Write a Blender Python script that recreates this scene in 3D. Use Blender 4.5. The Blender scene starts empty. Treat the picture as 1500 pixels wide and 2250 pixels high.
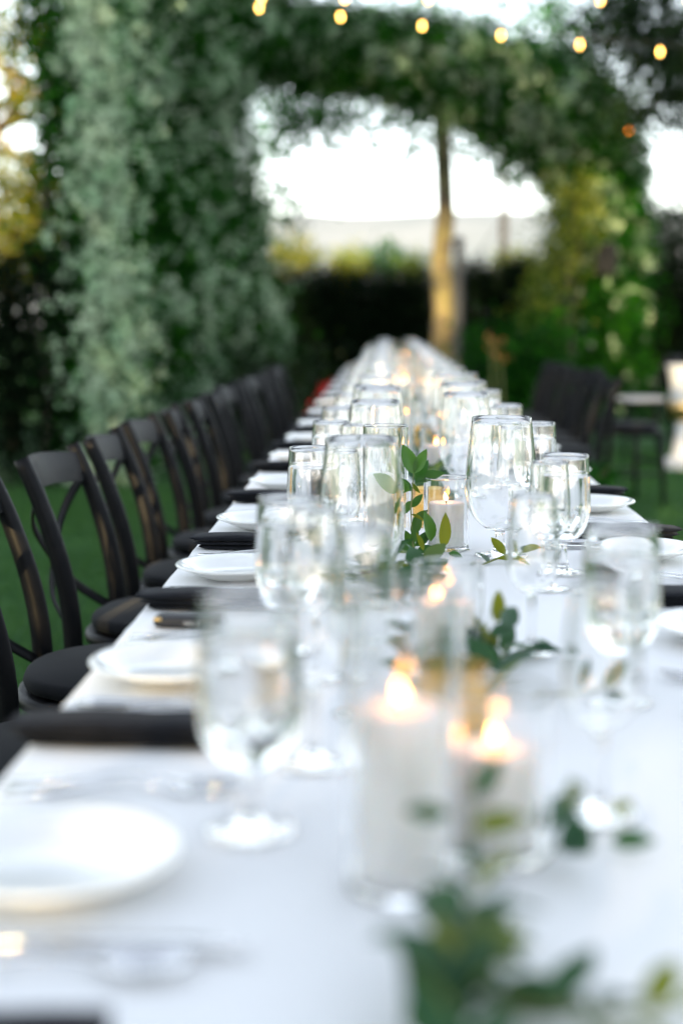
import bpy, math, random
import numpy as np
from mathutils import Vector, Matrix, Euler, noise

random.seed(7)
RNG = np.random.default_rng(7)
R = math.radians
S = bpy.context.scene
COL = S.collection

# ------------------------------------------------------------------ camera, light, exposure
CAM_Z, F = 1.13, 3125.0                     # 50 mm on 36 mm tall frame, in pixels of the 1500x2250 photograph
PITCH, YAW = math.atan(425 / F), math.atan(100 / F)
cd = bpy.data.cameras.new("camera")
cam = bpy.data.objects.new("camera", cd)
COL.objects.link(cam)
cam.location = (0, 0, CAM_Z)
cam.rotation_euler = (R(90) - PITCH, 0, YAW)
cd.lens = 50
cd.sensor_width = 36
cd.clip_start, cd.clip_end = 0.05, 3000
cd.dof.use_dof = True
cd.dof.focus_distance = 2.33
cd.dof.aperture_fstop = 1.9
cd.dof.aperture_blades = 0
S.camera = cam

SUN_EL = R(10)
SUN_DIR = Vector((-0.2, -0.98, 0)).normalized() * math.cos(SUN_EL) + Vector((0, 0, math.sin(SUN_EL)))
W = bpy.data.worlds.new("World")
S.world = W
W.use_nodes = True
nt = W.node_tree
bg = nt.nodes["Background"]
sky = nt.nodes.new("ShaderNodeTexSky")
sky.sky_type = 'NISHITA'
sky.sun_disc = False
sky.sun_elevation = SUN_EL
sky.sun_rotation = math.atan2(SUN_DIR.x, SUN_DIR.y)
sky.dust_density = 0.4
sky.ozone_density = 1.5
hs = nt.nodes.new("ShaderNodeHueSaturation")
hs.inputs['Saturation'].default_value = 0.40
nt.links.new(sky.outputs[0], hs.inputs['Color'])
nt.links.new(hs.outputs[0], bg.inputs[0])
bg.inputs[1].default_value = 0.15

sl = bpy.data.lights.new("sun", 'SUN')
sl.energy = 5.0
sl.angle = R(0.5)
sl.color = (1.0, 0.74, 0.38)
so = bpy.data.objects.new("sun", sl)
COL.objects.link(so)
so.rotation_euler = SUN_DIR.to_track_quat('Z', 'Y').to_euler()

S.view_settings.view_transform = 'Standard'
S.view_settings.look = 'None'
S.view_settings.gamma = 1
S.view_settings.use_curve_mapping = False
S.view_settings.exposure = 2.33

S.render.engine = 'CYCLES'
C = S.cycles
C.use_denoising = True
try:
    C.denoiser = 'OPENIMAGEDENOISE'
except Exception:
    pass
C.max_bounces = 28
C.diffuse_bounces = 4
C.glossy_bounces = 8
C.transmission_bounces = 28
C.transparent_max_bounces = 16
C.caustics_refractive = True
C.caustics_reflective = True
C.blur_glossy = 0.6
C.sample_clamp_indirect = 12
C.sample_clamp_direct = 0


def at(x, y, Y):
    """photo pixel + depth along the table -> world point"""
    a = cam.rotation_euler.to_matrix()
    d = a @ Vector(((x - 750) / F, -(y - 1125) / F, -1))
    t = Y / d.y
    return Vector((d.x * t, Y, CAM_Z + d.z * t))


def over_table(x, y, h):
    """world point h metres above the table top seen at a photo pixel"""
    a = cam.rotation_euler.to_matrix()
    d = a @ Vector(((x - 750) / F, -(y - 1125) / F, -1))
    t = (0.752 + h - CAM_Z) / d.z
    return Vector((d.x * t, d.y * t, 0.752 + h))


def tab(Y):
    """depth on the table for a level reading taken with the pinhole rule of thumb 1187 / (y - 700)"""
    return (CAM_Z - 0.752) / math.tan(PITCH + math.atan((1187.0 / Y - 425) / F))


# ------------------------------------------------------------------ materials
def mat(name, color, rough=0.5, metal=0.0, trans=0.0, ior=1.5, spec=0.5, sheen=0.0, sss=0.0, bump=None, vary=None, coat=0.0):
    m = bpy.data.materials.new(name)
    m.use_nodes = True
    n = m.node_tree
    b = n.nodes["Principled BSDF"]
    b.inputs['Base Color'].default_value = (*color, 1)
    b.inputs['Roughness'].default_value = rough
    b.inputs['Metallic'].default_value = metal
    b.inputs['Transmission Weight'].default_value = trans
    b.inputs['IOR'].default_value = ior
    b.inputs['Specular IOR Level'].default_value = spec
    b.inputs['Sheen Weight'].default_value = sheen
    b.inputs['Coat Weight'].default_value = coat
    if sss:
        b.inputs['Subsurface Weight'].default_value = sss
        b.inputs['Subsurface Radius'].default_value = (0.03, 0.026, 0.022)
        b.inputs['Subsurface Scale'].default_value = 1.0
    if vary:
        c2, scale = vary
        tc = n.nodes.new("ShaderNodeTexCoord")
        nz = n.nodes.new("ShaderNodeTexNoise")
        nz.inputs['Scale'].default_value = scale
        nz.inputs['Detail'].default_value = 5
        mx = n.nodes.new("ShaderNodeMix")
        mx.data_type = 'RGBA'
        rp = n.nodes.new("ShaderNodeMapRange")
        rp.inputs[1].default_value, rp.inputs[2].default_value = 0.35, 0.65
        n.links.new(tc.outputs['Object'], nz.inputs['Vector'])
        n.links.new(nz.outputs[0], rp.inputs[0])
        n.links.new(rp.outputs[0], mx.inputs['Factor'])
        mx.inputs['A'].default_value = (*color, 1)
        mx.inputs['B'].default_value = (*c2, 1)
        n.links.new(mx.outputs['Result'], b.inputs['Base Color'])
    if bump:
        scale, strength, dist = bump
        tc = n.nodes.new("ShaderNodeTexCoord")
        nz = n.nodes.new("ShaderNodeTexNoise")
        nz.inputs['Scale'].default_value = scale
        nz.inputs['Detail'].default_value = 4
        bp = n.nodes.new("ShaderNodeBump")
        bp.inputs['Strength'].default_value = strength
        bp.inputs['Distance'].default_value = dist
        n.links.new(tc.outputs['Object'], nz.inputs['Vector'])
        n.links.new(nz.outputs[0], bp.inputs['Height'])
        n.links.new(bp.outputs[0], b.inputs['Normal'])
    return m


def leaf_mat(name, c1, c2, c3=None, rough=0.4, transl=0.35, tcol=None, spec=0.15):
    """leaves: colour differs from leaf to leaf, light passes through the blade"""
    m = bpy.data.materials.new(name)
    m.use_nodes = True
    n = m.node_tree
    b = n.nodes["Principled BSDF"]
    out = n.nodes["Material Output"]
    g = n.nodes.new("ShaderNodeNewGeometry")
    oi = n.nodes.new("ShaderNodeObjectInfo")
    ad = n.nodes.new("ShaderNodeMath")
    ad.operation = 'ADD'
    fr = n.nodes.new("ShaderNodeMath")
    fr.operation = 'FRACT'
    n.links.new(g.outputs['Random Per Island'], ad.inputs[0])
    n.links.new(oi.outputs['Random'], ad.inputs[1])
    n.links.new(ad.outputs[0], fr.inputs[0])
    cr = n.nodes.new("ShaderNodeValToRGB")
    e = cr.color_ramp.elements
    e[0].color, e[1].color = (*c1, 1), (*c2, 1)
    e[0].position, e[1].position = 0.1, 0.85
    if c3:
        x = e.new(0.97)
        x.color = (*c3, 1)
    n.links.new(fr.outputs[0], cr.inputs[0])
    n.links.new(cr.outputs[0], b.inputs['Base Color'])
    b.inputs['Roughness'].default_value = rough
    b.inputs['Specular IOR Level'].default_value = spec
    t = n.nodes.new("ShaderNodeBsdfTranslucent")
    mul = n.nodes.new("ShaderNodeMix")
    mul.data_type = 'RGBA'
    mul.blend_type = 'MULTIPLY'
    mul.inputs['Factor'].default_value = 1.0
    mul.inputs['B'].default_value = (*(tcol or (1.6, 1.5, 0.5)), 1)
    n.links.new(cr.outputs[0], mul.inputs['A'])
    n.links.new(mul.outputs['Result'], t.inputs['Color'])
    mx = n.nodes.new("ShaderNodeMixShader")
    mx.inputs[0].default_value = transl
    n.links.new(b.outputs[0], mx.inputs[1])
    n.links.new(t.outputs[0], mx.inputs[2])
    n.links.new(mx.outputs[0], out.inputs[0])
    return m


def emit_mat(name, color, strength):
    m = bpy.data.materials.new(name)
    m.use_nodes = True
    n = m.node_tree
    n.nodes.remove(n.nodes["Principled BSDF"])
    e = n.nodes.new("ShaderNodeEmission")
    e.inputs[0].default_value = (*color, 1)
    e.inputs[1].default_value = strength
    n.links.new(e.outputs[0], n.nodes["Material Output"].inputs[0])
    return m


M = dict(
    cloth=mat("linen", (0.80, 0.80, 0.80), 0.85, spec=0.2, sheen=0.1, bump=(900, 0.15, 0.0006)),
    china=mat("china", (0.82, 0.82, 0.80), 0.12, coat=0.3, bump=(14, 0.02, 0.002)),
    napkin=mat("black_linen", (0.006, 0.007, 0.010), 0.85, spec=0.15, sheen=0.03, bump=(700, 0.3, 0.0008), vary=((0.010, 0.011, 0.015), 60)),
    chair=mat("black_lacquer", (0.003, 0.0036, 0.005), 0.45, spec=0.12, bump=(60, 0.08, 0.002), vary=((0.006, 0.006, 0.007), 25)),
    cushion=mat("black_cushion", (0.004, 0.005, 0.007), 0.85, spec=0.15, sheen=0.03, bump=(500, 0.3, 0.001)),
    pad=mat("white_pad", (0.55, 0.52, 0.5), 0.8, bump=(200, 0.2, 0.002)),
    steel=mat("steel", (0.62, 0.62, 0.63), 0.16, metal=1.0, bump=(150, 0.03, 0.0005)),
    glass=mat("clear_glass", (1, 1, 1), 0.0, trans=1.0, ior=1.48),
    water=mat("water", (1, 1, 1), 0.0, trans=1.0, ior=1.33),
    ice=mat("ice", (0.97, 0.99, 1), 0.08, trans=1.0, ior=1.31, bump=(120, 0.4, 0.003)),
    amber=mat("amber_glass", (1.0, 0.74, 0.30), 0.08, trans=0.9, ior=1.45),
    wax=mat("ivory_wax", (0.90, 0.89, 0.87), 0.5, sss=0.6, bump=(40, 0.08, 0.003)),
    wick=mat("wick", (0.02, 0.017, 0.015), 0.9, bump=(600, 0.3, 0.001)),
    flame=emit_mat("flame", (1.0, 0.38, 0.07), 8),
    bulb=emit_mat("bulb_filament", (1.0, 0.50, 0.10), 5.5),
    bulb_dim=emit_mat("bulb_filament_dim", (1.0, 0.25, 0.02), 3.4),
    wire=mat("wire", (0.012, 0.014, 0.012), 0.7, bump=(300, 0.2, 0.001)),
    stem=mat("green_stem", (0.10, 0.14, 0.03), 0.5, vary=((0.2, 0.2, 0.05), 20)),
    ruscus=leaf_mat("ruscus_leaf", (0.014, 0.060, 0.030), (0.030, 0.095, 0.034), (0.14, 0.17, 0.03), 0.36, 0.25, None, 0.28),
    ruscus_m=leaf_mat("ruscus_leaf_bright", (0.035, 0.12, 0.025), (0.07, 0.17, 0.03), None, 0.3, 0.4, None, 0.3),
    ruscus_y=leaf_mat("ruscus_leaf_young", (0.12, 0.17, 0.02), (0.2, 0.22, 0.02), None, 0.3, 0.45),
    jasmine=leaf_mat("jasmine_leaf", (0.002, 0.017, 0.002), (0.010, 0.072, 0.004), (0.034, 0.15, 0.008), 0.55, 0.28, (1.2, 1.6, 0.4), 0.05),
    bloom=mat("jasmine_bloom", (0.40, 0.50, 0.36), 0.8, spec=0.05, vary=((0.18, 0.32, 0.18), 3)),
    olive=leaf_mat("olive_leaf", (0.06, 0.09, 0.008), (0.15, 0.16, 0.010), (0.24, 0.17, 0.010), 0.45, 0.4),  # yellow tones put the warm sunlit look into the leaf colour
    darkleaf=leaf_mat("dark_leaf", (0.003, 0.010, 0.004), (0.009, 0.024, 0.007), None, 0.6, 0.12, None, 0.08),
    hedgeleaf=leaf_mat("hedge_leaf", (0.0015, 0.004, 0.0015), (0.003, 0.009, 0.003), None, 0.7, 0.1, None, 0.03),  # near-black tone stands in for deep shade on the hedges
    paleleaf=leaf_mat("pale_leaf", (0.05, 0.10, 0.012), (0.20, 0.22, 0.03), None, 0.5, 0.3),  # bright yellow-green carries sunlight in the leaf colour
    redleaf=leaf_mat("red_petal", (0.35, 0.01, 0.012), (0.5, 0.02, 0.02), None, 0.5, 0.2, (1, 0.4, 0.4)),
    orangeleaf=leaf_mat("orange_glow", (0.4, 0.17, 0.05), (0.45, 0.24, 0.1), None, 0.5, 0.2, (1, 0.8, 0.5)),  # orange stands in for a warm glow by the shrubs
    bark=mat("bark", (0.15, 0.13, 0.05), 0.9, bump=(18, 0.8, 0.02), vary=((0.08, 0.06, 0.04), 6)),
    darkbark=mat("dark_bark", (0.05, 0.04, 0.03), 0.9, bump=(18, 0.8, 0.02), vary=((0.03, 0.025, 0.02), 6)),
    greypost=mat("grey_post", (0.035, 0.04, 0.05), 0.7, bump=(30, 0.3, 0.004), vary=((0.025, 0.03, 0.04), 5)),
    lawn=mat("lawn_soil", (0.022, 0.070, 0.020), 0.95, spec=0.1, bump=(60, 0.8, 0.02), vary=((0.038, 0.10, 0.028), 2.5)),
    hill=mat("hill_haze", (0.24, 0.27, 0.31), 0.95, spec=0.1, bump=(0.3, 0.4, 0.5), vary=((0.15, 0.19, 0.22), 0.03)),  # bluish grey puts distance haze into the hill colour
    plastic=mat("black_plastic", (0.015, 0.015, 0.018), 0.5, bump=(200, 0.2, 0.001)),
    gold=mat("brushed_gold", (0.75, 0.5, 0.2), 0.3, metal=1.0, bump=(200, 0.1, 0.001)),
    white=mat("white_print", (0.7, 0.7, 0.68), 0.6, bump=(200, 0.05, 0.0005)),
    plinth=mat("painted_plinth", (0.6, 0.61, 0.63), 0.6, bump=(30, 0.1, 0.003), vary=((0.5, 0.51, 0.53), 4)),
)
g_ = bpy.data.materials.new("grass_blade")
def glint_gloss(m, k, rough):
    """a faint rough gloss added over clear glass to spread sun glints"""
    n = m.node_tree
    b = n.nodes["Principled BSDF"]
    gl = n.nodes.new("ShaderNodeBsdfGlossy")
    gl.inputs['Roughness'].default_value = rough
    mx = n.nodes.new("ShaderNodeMixShader")
    mx.inputs[0].default_value = k
    n.links.new(b.outputs[0], mx.inputs[1])
    n.links.new(gl.outputs[0], mx.inputs[2])
    n.links.new(mx.outputs[0], n.nodes["Material Output"].inputs[0])


glint_gloss(M['glass'], .015, .09)  # soft gloss added so sun glints show on the glasses
M['blade'] = leaf_mat("grass_blade_green", (0.024, 0.08, 0.02), (0.06, 0.15, 0.04), None, 0.55, 0.25)
bpy.data.materials.remove(g_)


# ------------------------------------------------------------------ mesh helpers
class MB:
    def __init__(self):
        self.v, self.f = [], []

    def add(self, verts, faces, mtx=None):
        o = len(self.v)
        for p in verts:
            p = Vector(p)
            self.v.append(tuple(mtx @ p if mtx else p))
        self.f += [tuple(i + o for i in f) for f in faces]
        return self

    def lathe(self, prof, seg=40, c=(0, 0, 0), closed=False):
        """prof: list of (r, z); r 0 closes on the axis"""
        v, f, rings = [], [], []
        for r, z in prof:
            if r < 1e-6:
                rings.append([len(v)])
                v.append((c[0], c[1], c[2] + z))
            else:
                rings.append(list(range(len(v), len(v) + seg)))
                for k in range(seg):
                    a = 2 * math.pi * k / seg
                    v.append((c[0] + r * math.cos(a), c[1] + r * math.sin(a), c[2] + z))
        prs = list(zip(rings, rings[1:]))
        if closed:
            prs.append((rings[-1], rings[0]))
        for a, b in prs:
            for k in range(seg):
                k2 = (k + 1) % seg
                if len(a) == 1 and len(b) == 1:
                    continue
                if len(a) == 1:
                    f.append((a[0], b[k2], b[k]))
                elif len(b) == 1:
                    f.append((a[k], a[k2], b[0]))
                else:
                    f.append((a[k], a[k2], b[k2], b[k]))
        return self.add(v, f)

    def tube(self, pts, rad, seg=10, flat=1.0, up=Vector((0, 0, 1)), cap=True):
        pts = [Vector(p) for p in pts]
        n = len(pts)
        if not hasattr(rad, '__len__'):
            rad = [rad] * n
        v, f = [], []
        for i, p in enumerate(pts):
            t = (pts[min(i + 1, n - 1)] - pts[max(i - 1, 0)]).normalized()
            u = up if abs(t.dot(up)) < 0.95 else Vector((1, 0, 0))
            a = t.cross(u).normalized()
            b = a.cross(t).normalized()
            for k in range(seg):
                w = 2 * math.pi * k / seg
                v.append(p + a * math.cos(w) * rad[i] + b * math.sin(w) * rad[i] * flat)
        for i in range(n - 1):
            for k in range(seg):
                k2 = (k + 1) % seg
                f.append((i * seg + k, i * seg + k2, (i + 1) * seg + k2, (i + 1) * seg + k))
        if cap:
            f.append(tuple(range(seg - 1, -1, -1)))
            f.append(tuple((n - 1) * seg + k for k in range(seg)))
        return self.add(v, f)

    def box(self, c, s, mtx=None, bev=0.0):
        x, y, z = s[0] / 2, s[1] / 2, s[2] / 2
        b = min(bev, x * .9, y * .9, z * .9)
        v, f = [], []
        if b <= 0:
            v = [(sx * x, sy * y, sz * z) for sz in (-1, 1) for sy in (-1, 1) for sx in (-1, 1)]
            f = [(0, 2, 3, 1), (4, 5, 7, 6), (0, 1, 5, 4), (1, 3, 7, 5), (3, 2, 6, 7), (2, 0, 4, 6)]
        else:
            def ring(xx, yy, zz):
                q = []
                for cx, cy, a0 in ((1, 1, 0), (-1, 1, 90), (-1, -1, 180), (1, -1, 270)):
                    for k in range(3):
                        a = R(a0 + 45 * k)
                        q.append((cx * (xx - b) + b * math.cos(a), cy * (yy - b) + b * math.sin(a), zz))
                return q
            rs = []
            for zz, ins in ((-z, b), (-z + b * .3, b * .3), (-z + b, 0), (z - b, 0), (z - b * .3, b * .3), (z, b)):
                q = ring(x, y, zz)
                if ins:
                    q = [(px - math.copysign(min(ins, abs(px)), px), py - math.copysign(min(ins, abs(py)), py), pz) for px, py, pz in q]
                rs.append(q)
            for q in rs:
                v += q
            for i in range(5):
                for k in range(12):
                    k2 = (k + 1) % 12
                    f.append((i * 12 + k, i * 12 + k2, (i + 1) * 12 + k2, (i + 1) * 12 + k))
            f.append(tuple(range(11, -1, -1)))
            f.append(tuple(60 + k for k in range(12)))
        v = [Vector(p) for p in v]
        if mtx:
            v = [mtx @ p for p in v]
        v = [p + Vector(c) for p in v]
        return self.add(v, f)

    def mesh(self, name, material, smooth=True, angle=None):
        me = bpy.data.meshes.new(name)
        me.from_pydata(self.v, [], self.f)
        me.materials.append(material)
        me.update()
        if smooth:
            me.shade_smooth()
            if angle:
                me.set_sharp_from_angle(angle=R(angle))
        return me


def link(name, me, parent=None, loc=None, rot=None, **props):
    o = bpy.data.objects.new(name, me)
    COL.objects.link(o)
    if parent:
        o.parent = parent
    if loc is not None:
        o.location = loc
    if rot is not None:
        o.rotation_euler = rot
    for k, v in props.items():
        if v is not None:
            o[k] = v
    return o


def empty(name, label, cat, loc=(0, 0, 0), rz=0.0, group=None):
    return link(name, None, None, loc, (0, 0, rz), label=label, category=cat, group=group)


def copy_tree(o, parent=None):
    c = o.copy()
    COL.objects.link(c)
    if parent:
        c.parent = parent
    for ch in list(o.children):
        copy_tree(ch, c)
    return c


class Kind:
    """first use hands out the original, later uses hand out copies of it and its parts"""
    def __init__(self, build):
        self.build, self.src = build, None

    def place(self, loc, rz, label, group=None, rx=0.0):
        if self.src is None:
            self.src = o = self.build()
        else:
            o = copy_tree(self.src)
        o.location = loc
        o.rotation_euler = (rx, 0, rz)
        o['label'] = label
        if group:
            o['group'] = group
        return o


def raw_mesh(name, verts, nper, material):
    """numpy polygons of nper corners each"""
    n = len(verts) // nper
    me = bpy.data.meshes.new(name)
    me.vertices.add(len(verts))
    me.vertices.foreach_set('co', np.ascontiguousarray(verts, dtype=np.float32).ravel())
    me.loops.add(n * nper)
    me.loops.foreach_set('vertex_index', np.arange(n * nper, dtype=np.int32))
    me.polygons.add(n)
    me.polygons.foreach_set('loop_start', np.arange(0, n * nper, nper, dtype=np.int32))
    me.polygons.foreach_set('loop_total', np.full(n, nper, dtype=np.int32))
    me.materials.append(material)
    me.update(calc_edges=True)
    return me


def unit(a):
    return a / np.maximum(np.linalg.norm(a, axis=1, keepdims=True), 1e-9)


def leaf_quads(p, size, aspect=0.45, droop=0.25):
    """one folded four-cornered blade at each point, any direction"""
    n = len(p)
    t = unit(RNG.normal(size=(n, 3)) + np.array([0, 0, -droop]))
    b = unit(np.cross(t, RNG.normal(size=(n, 3))))
    nn = np.cross(t, b)
    L = size * RNG.uniform(0.65, 1.3, (n, 1))
    w = L * aspect * 0.5
    v = np.empty((n, 4, 3))
    v[:, 0] = p
    v[:, 1] = p + t * L * .45 + b * w + nn * w * .3
    v[:, 2] = p + t * L
    v[:, 3] = p + t * L * .45 - b * w + nn * w * .3
    return v.reshape(-1, 3)


def star_tris(p, size):
    """five-petalled open flowers"""
    n = len(p)
    nrm = unit(RNG.normal(size=(n, 3)) + np.array([0.25, -0.8, 0.35]))
    a = unit(np.cross(nrm, RNG.normal(size=(n, 3))))
    b = np.cross(nrm, a)
    s = size * RNG.uniform(0.7, 1.25, (n, 1)) * .5
    v = np.empty((n, 5, 3, 3))
    for k in range(5):
        w = 2 * math.pi * k / 5
        for j, dw in ((1, -.42), (2, .42)):
            v[:, k, j] = p + (a * math.cos(w + dw) + b * math.sin(w + dw)) * s + nrm * s * .2
        v[:, k, 0] = p
    return v.reshape(-1, 3)


def clumps(centres, per, sd):
    n = len(centres)
    c = np.repeat(centres, per, axis=0)
    s = np.repeat(RNG.uniform(0.6, 1.4, (n, 1)) * sd, per, axis=0)
    return c + RNG.normal(size=c.shape) * s


def ellipsoid_points(c, r, n, shell=0.55):
    d = unit(RNG.normal(size=(n, 3)))
    k = shell + (1 - shell) * RNG.uniform(0, 1, (n, 1)) ** 0.6
    lump = np.array([1 + 0.28 * noise.noise(Vector(x) * 2.2 + Vector(c)) for x in d])[:, None]
    return np.array(c) + d * k * lump * np.array(r)


# ------------------------------------------------------------------ setting
def lawn():
    mb = MB()
    n = 60
    xs = [-400, -80, -20] + [-8 + 16 * i / n for i in range(n + 1)] + [20, 80, 400]
    ys = [-200, -40, -15] + [-4 + 30 * i / n for i in range(n + 1)] + [60, 150, 700]
    v, f = [], []
    for y in ys:
        for x in xs:
            z = 0.015 * noise.noise(Vector((x * .9, y * .9, 0))) if abs(x) < 9 and -5 < y < 27 else 0
            v.append((x, y, z))
    w = len(xs)
    for j in range(len(ys) - 1):
        for i in range(w - 1):
            f.append((j * w + i, j * w + i + 1, (j + 1) * w + i + 1, (j + 1) * w + i))
    mb.add(v, f)
    link("ground", mb.mesh("ground", M['lawn']), kind='structure', label="dark green garden lawn under the table and chairs")


lawn()


def grass():
    pts = []
    for x0, x1, y0, y1, n in ((-3.2, -0.35, 2.6, 9.5, 60000), (0.6, 3.4, 3.6, 12.5, 60000)):
        q = np.column_stack([RNG.uniform(x0, x1, n), RNG.uniform(y0, y1, n), np.full(n, -0.012)])
        pts.append(q)
    p = np.concatenate(pts)
    n = len(p)
    t = np.column_stack([RNG.normal(0, .35, n), RNG.normal(0, .35, n), np.ones(n)])
    t = unit(t) * RNG.uniform(.03, .06, (n, 1))
    a = RNG.uniform(0, 2 * np.pi, n)
    s = np.column_stack([np.cos(a), np.sin(a), np.zeros(n)]) * .0035
    v = np.empty((n, 3, 3))
    v[:, 0], v[:, 1], v[:, 2] = p - s, p + s, p + t
    link("grass", raw_mesh("grass", v.reshape(-1, 3), 3, M['blade']), kind='stuff', label="short lawn grass on both sides of the table")


grass()


def hills():
    mb = MB()
    v, f = [], []
    nx, ny = 60, 8
    for j in range(ny + 1):
        for i in range(nx + 1):
            x = -260 + 520 * i / nx
            y = 150 + 30 * j
            k = j / ny
            z = (27.5 + 5 * noise.noise(Vector((x * .012, 3, 0))) + 2 * noise.noise(Vector((x * .05, y * .02, 0)))) * math.sin(k * math.pi / 2) - .5
            v.append((x, y, z))
    for j in range(ny):
        for i in range(nx):
            a = j * (nx + 1) + i
            f.append((a, a + 1, a + nx + 2, a + nx + 1))
    mb.add(v, f)
    link("hills", mb.mesh("hills", M['hill']), kind='structure', label="pale hazy hills beyond the garden hedge")


hills()


# ------------------------------------------------------------------ trees, hedges, jasmine
def branch_mesh(name, paths, material, parent):
    mb = MB()
    for pts, r0, r1 in paths:
        n = len(pts)
        mb.tube(pts, [r0 + (r1 - r0) * i / (n - 1) for i in range(n)], 10)
    return link(name, mb.mesh(name, material), parent)


def wiggly(a, b, n=6, amp=0.1):
    a, b = Vector(a), Vector(b)
    return [a.lerp(b, i / n) + (Vector((random.uniform(-1, 1), random.uniform(-1, 1), random.uniform(-.3, .3))) * amp if 0 < i < n else Vector()) for i in range(n + 1)]


def tree(name, label, base, trunk_top, r0, r1, blobs, leaf, size, material, barkm=None, per=14, sd=0.22, cat='tree', limbs=True, gaps=()):
    """blobs: (centre, radii, clump count, shell) in world space"""
    base = Vector(base)
    t = empty(name, label, cat, base)
    paths = [(wiggly((0, 0, 0), Vector(trunk_top) - base, 7, r0 * .35), r0, r1)]
    if limbs:
        for c, r, n, sh in blobs:
            k = random.uniform(.55, .95)
            st = (Vector(trunk_top) - base) * k
            paths.append((wiggly(st, Vector(c) - base, 5, .08), r1 * .7, r1 * .18))
    branch_mesh("trunk", paths, barkm or M['darkbark'], t)
    pts = []
    for c, r, n, sh in blobs:
        pts.append(clumps(ellipsoid_points(c, r, n, sh), per, sd))
    p = np.concatenate(pts)
    d = np.array(SUN_DIR)
    for tgt, rad in gaps:                       # openings cut along sun rays so chosen spots catch the sun
        w = p - np.array(tgt)
        w -= np.outer(w @ d, d)
        p = p[np.linalg.norm(w, axis=1) > rad]
    p = p - np.array(base)
    link("crown", raw_mesh("crown", leaf_quads(p, size), 4, leaf), t)
    return t


def hedge(name, label, x0, x1, y0, y1, h, leaf, n, size, per=14, cat='hedge', wob=.18):
    base = Vector(((x0 + x1) / 2, (y0 + y1) / 2, 0))
    t = empty(name, label, cat, base)
    c = np.column_stack([RNG.uniform(x0, x1, n), RNG.uniform(y0, y1, n), RNG.uniform(0.05, 1, n) ** .8 * h])
    c[:, 2] *= 1 + wob * np.array([noise.noise(Vector((x * .9, y * .5, 7))) for x, y in c[:, :2]])
    p = clumps(c, per, .12) - np.array(base)
    p[:, 2] = np.maximum(p[:, 2], 0.01)
    link("foliage", raw_mesh("foliage", leaf_quads(p, size), 4, leaf), t)
    for k in range(max(3, int((x1 - x0) * 2))):
        mb = MB()
        x = random.uniform(x0, x1) - base.x
        y = random.uniform(y0, y1) - base.y
        mb.tube(wiggly((x, y, 0), (x + random.uniform(-.2, .2), y, h * .7), 4, .05), [.03, .026, .022, .016, .01], 6)
        link("stem", mb.mesh("stem", M['darkbark']), t)
    return t


def jasmine(name, label, base, path, n, flower_n, cat, depth_in=0.7, flower_fn=None):
    """climbing jasmine: path of (point, radius) filled with leaf clumps near its skin, strewn with white blooms"""
    t = empty(name, label, cat, base)
    P = np.array([p for p, r in path], float)
    Rr = np.array([r for p, r in path], float)
    seg = np.linalg.norm(np.diff(P, axis=0), axis=1)
    cum = np.concatenate([[0], np.cumsum(seg)])

    def sample(k, lo, hi):
        s = RNG.uniform(0, cum[-1], k)
        c = np.column_stack([np.interp(s, cum, P[:, i]) for i in range(3)])
        r = np.interp(s, cum, Rr)[:, None]
        d = unit(RNG.normal(size=(k, 3)))
        lump = np.array([1 + .35 * noise.noise(Vector(x) * 1.3 + Vector(dd) * .5) for x, dd in zip(c, d)])[:, None]
        return c + d * r * lump * RNG.uniform(lo, hi, (k, 1))
    b = np.array(base)
    p = clumps(sample(n, depth_in, 1.0), 30, .10) - b
    link("foliage", raw_mesh("foliage", leaf_quads(p, .065, .5), 4, M['jasmine']), t)
    q = sample(flower_n, .92, 1.1)
    fine = np.array([noise.noise(Vector(x) * 2.6) for x in q])
    q = q[RNG.uniform(0, 1, len(q)) * np.where(fine > -.05, 1, 5) < np.clip((q[:, 2] - .8) / 2.2, .15, 1)]
    q = clumps(q, 9, .026) - b
    link("blossoms", raw_mesh("blossoms", star_tris(q, .030), 3, M['bloom']), t)
    mb = MB()
    mb.tube([Vector(p) - Vector(base) for p, r in path], .035, 8)
    link("vine_stem", mb.mesh("vine_stem", M['darkbark']), t)
    return t


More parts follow.
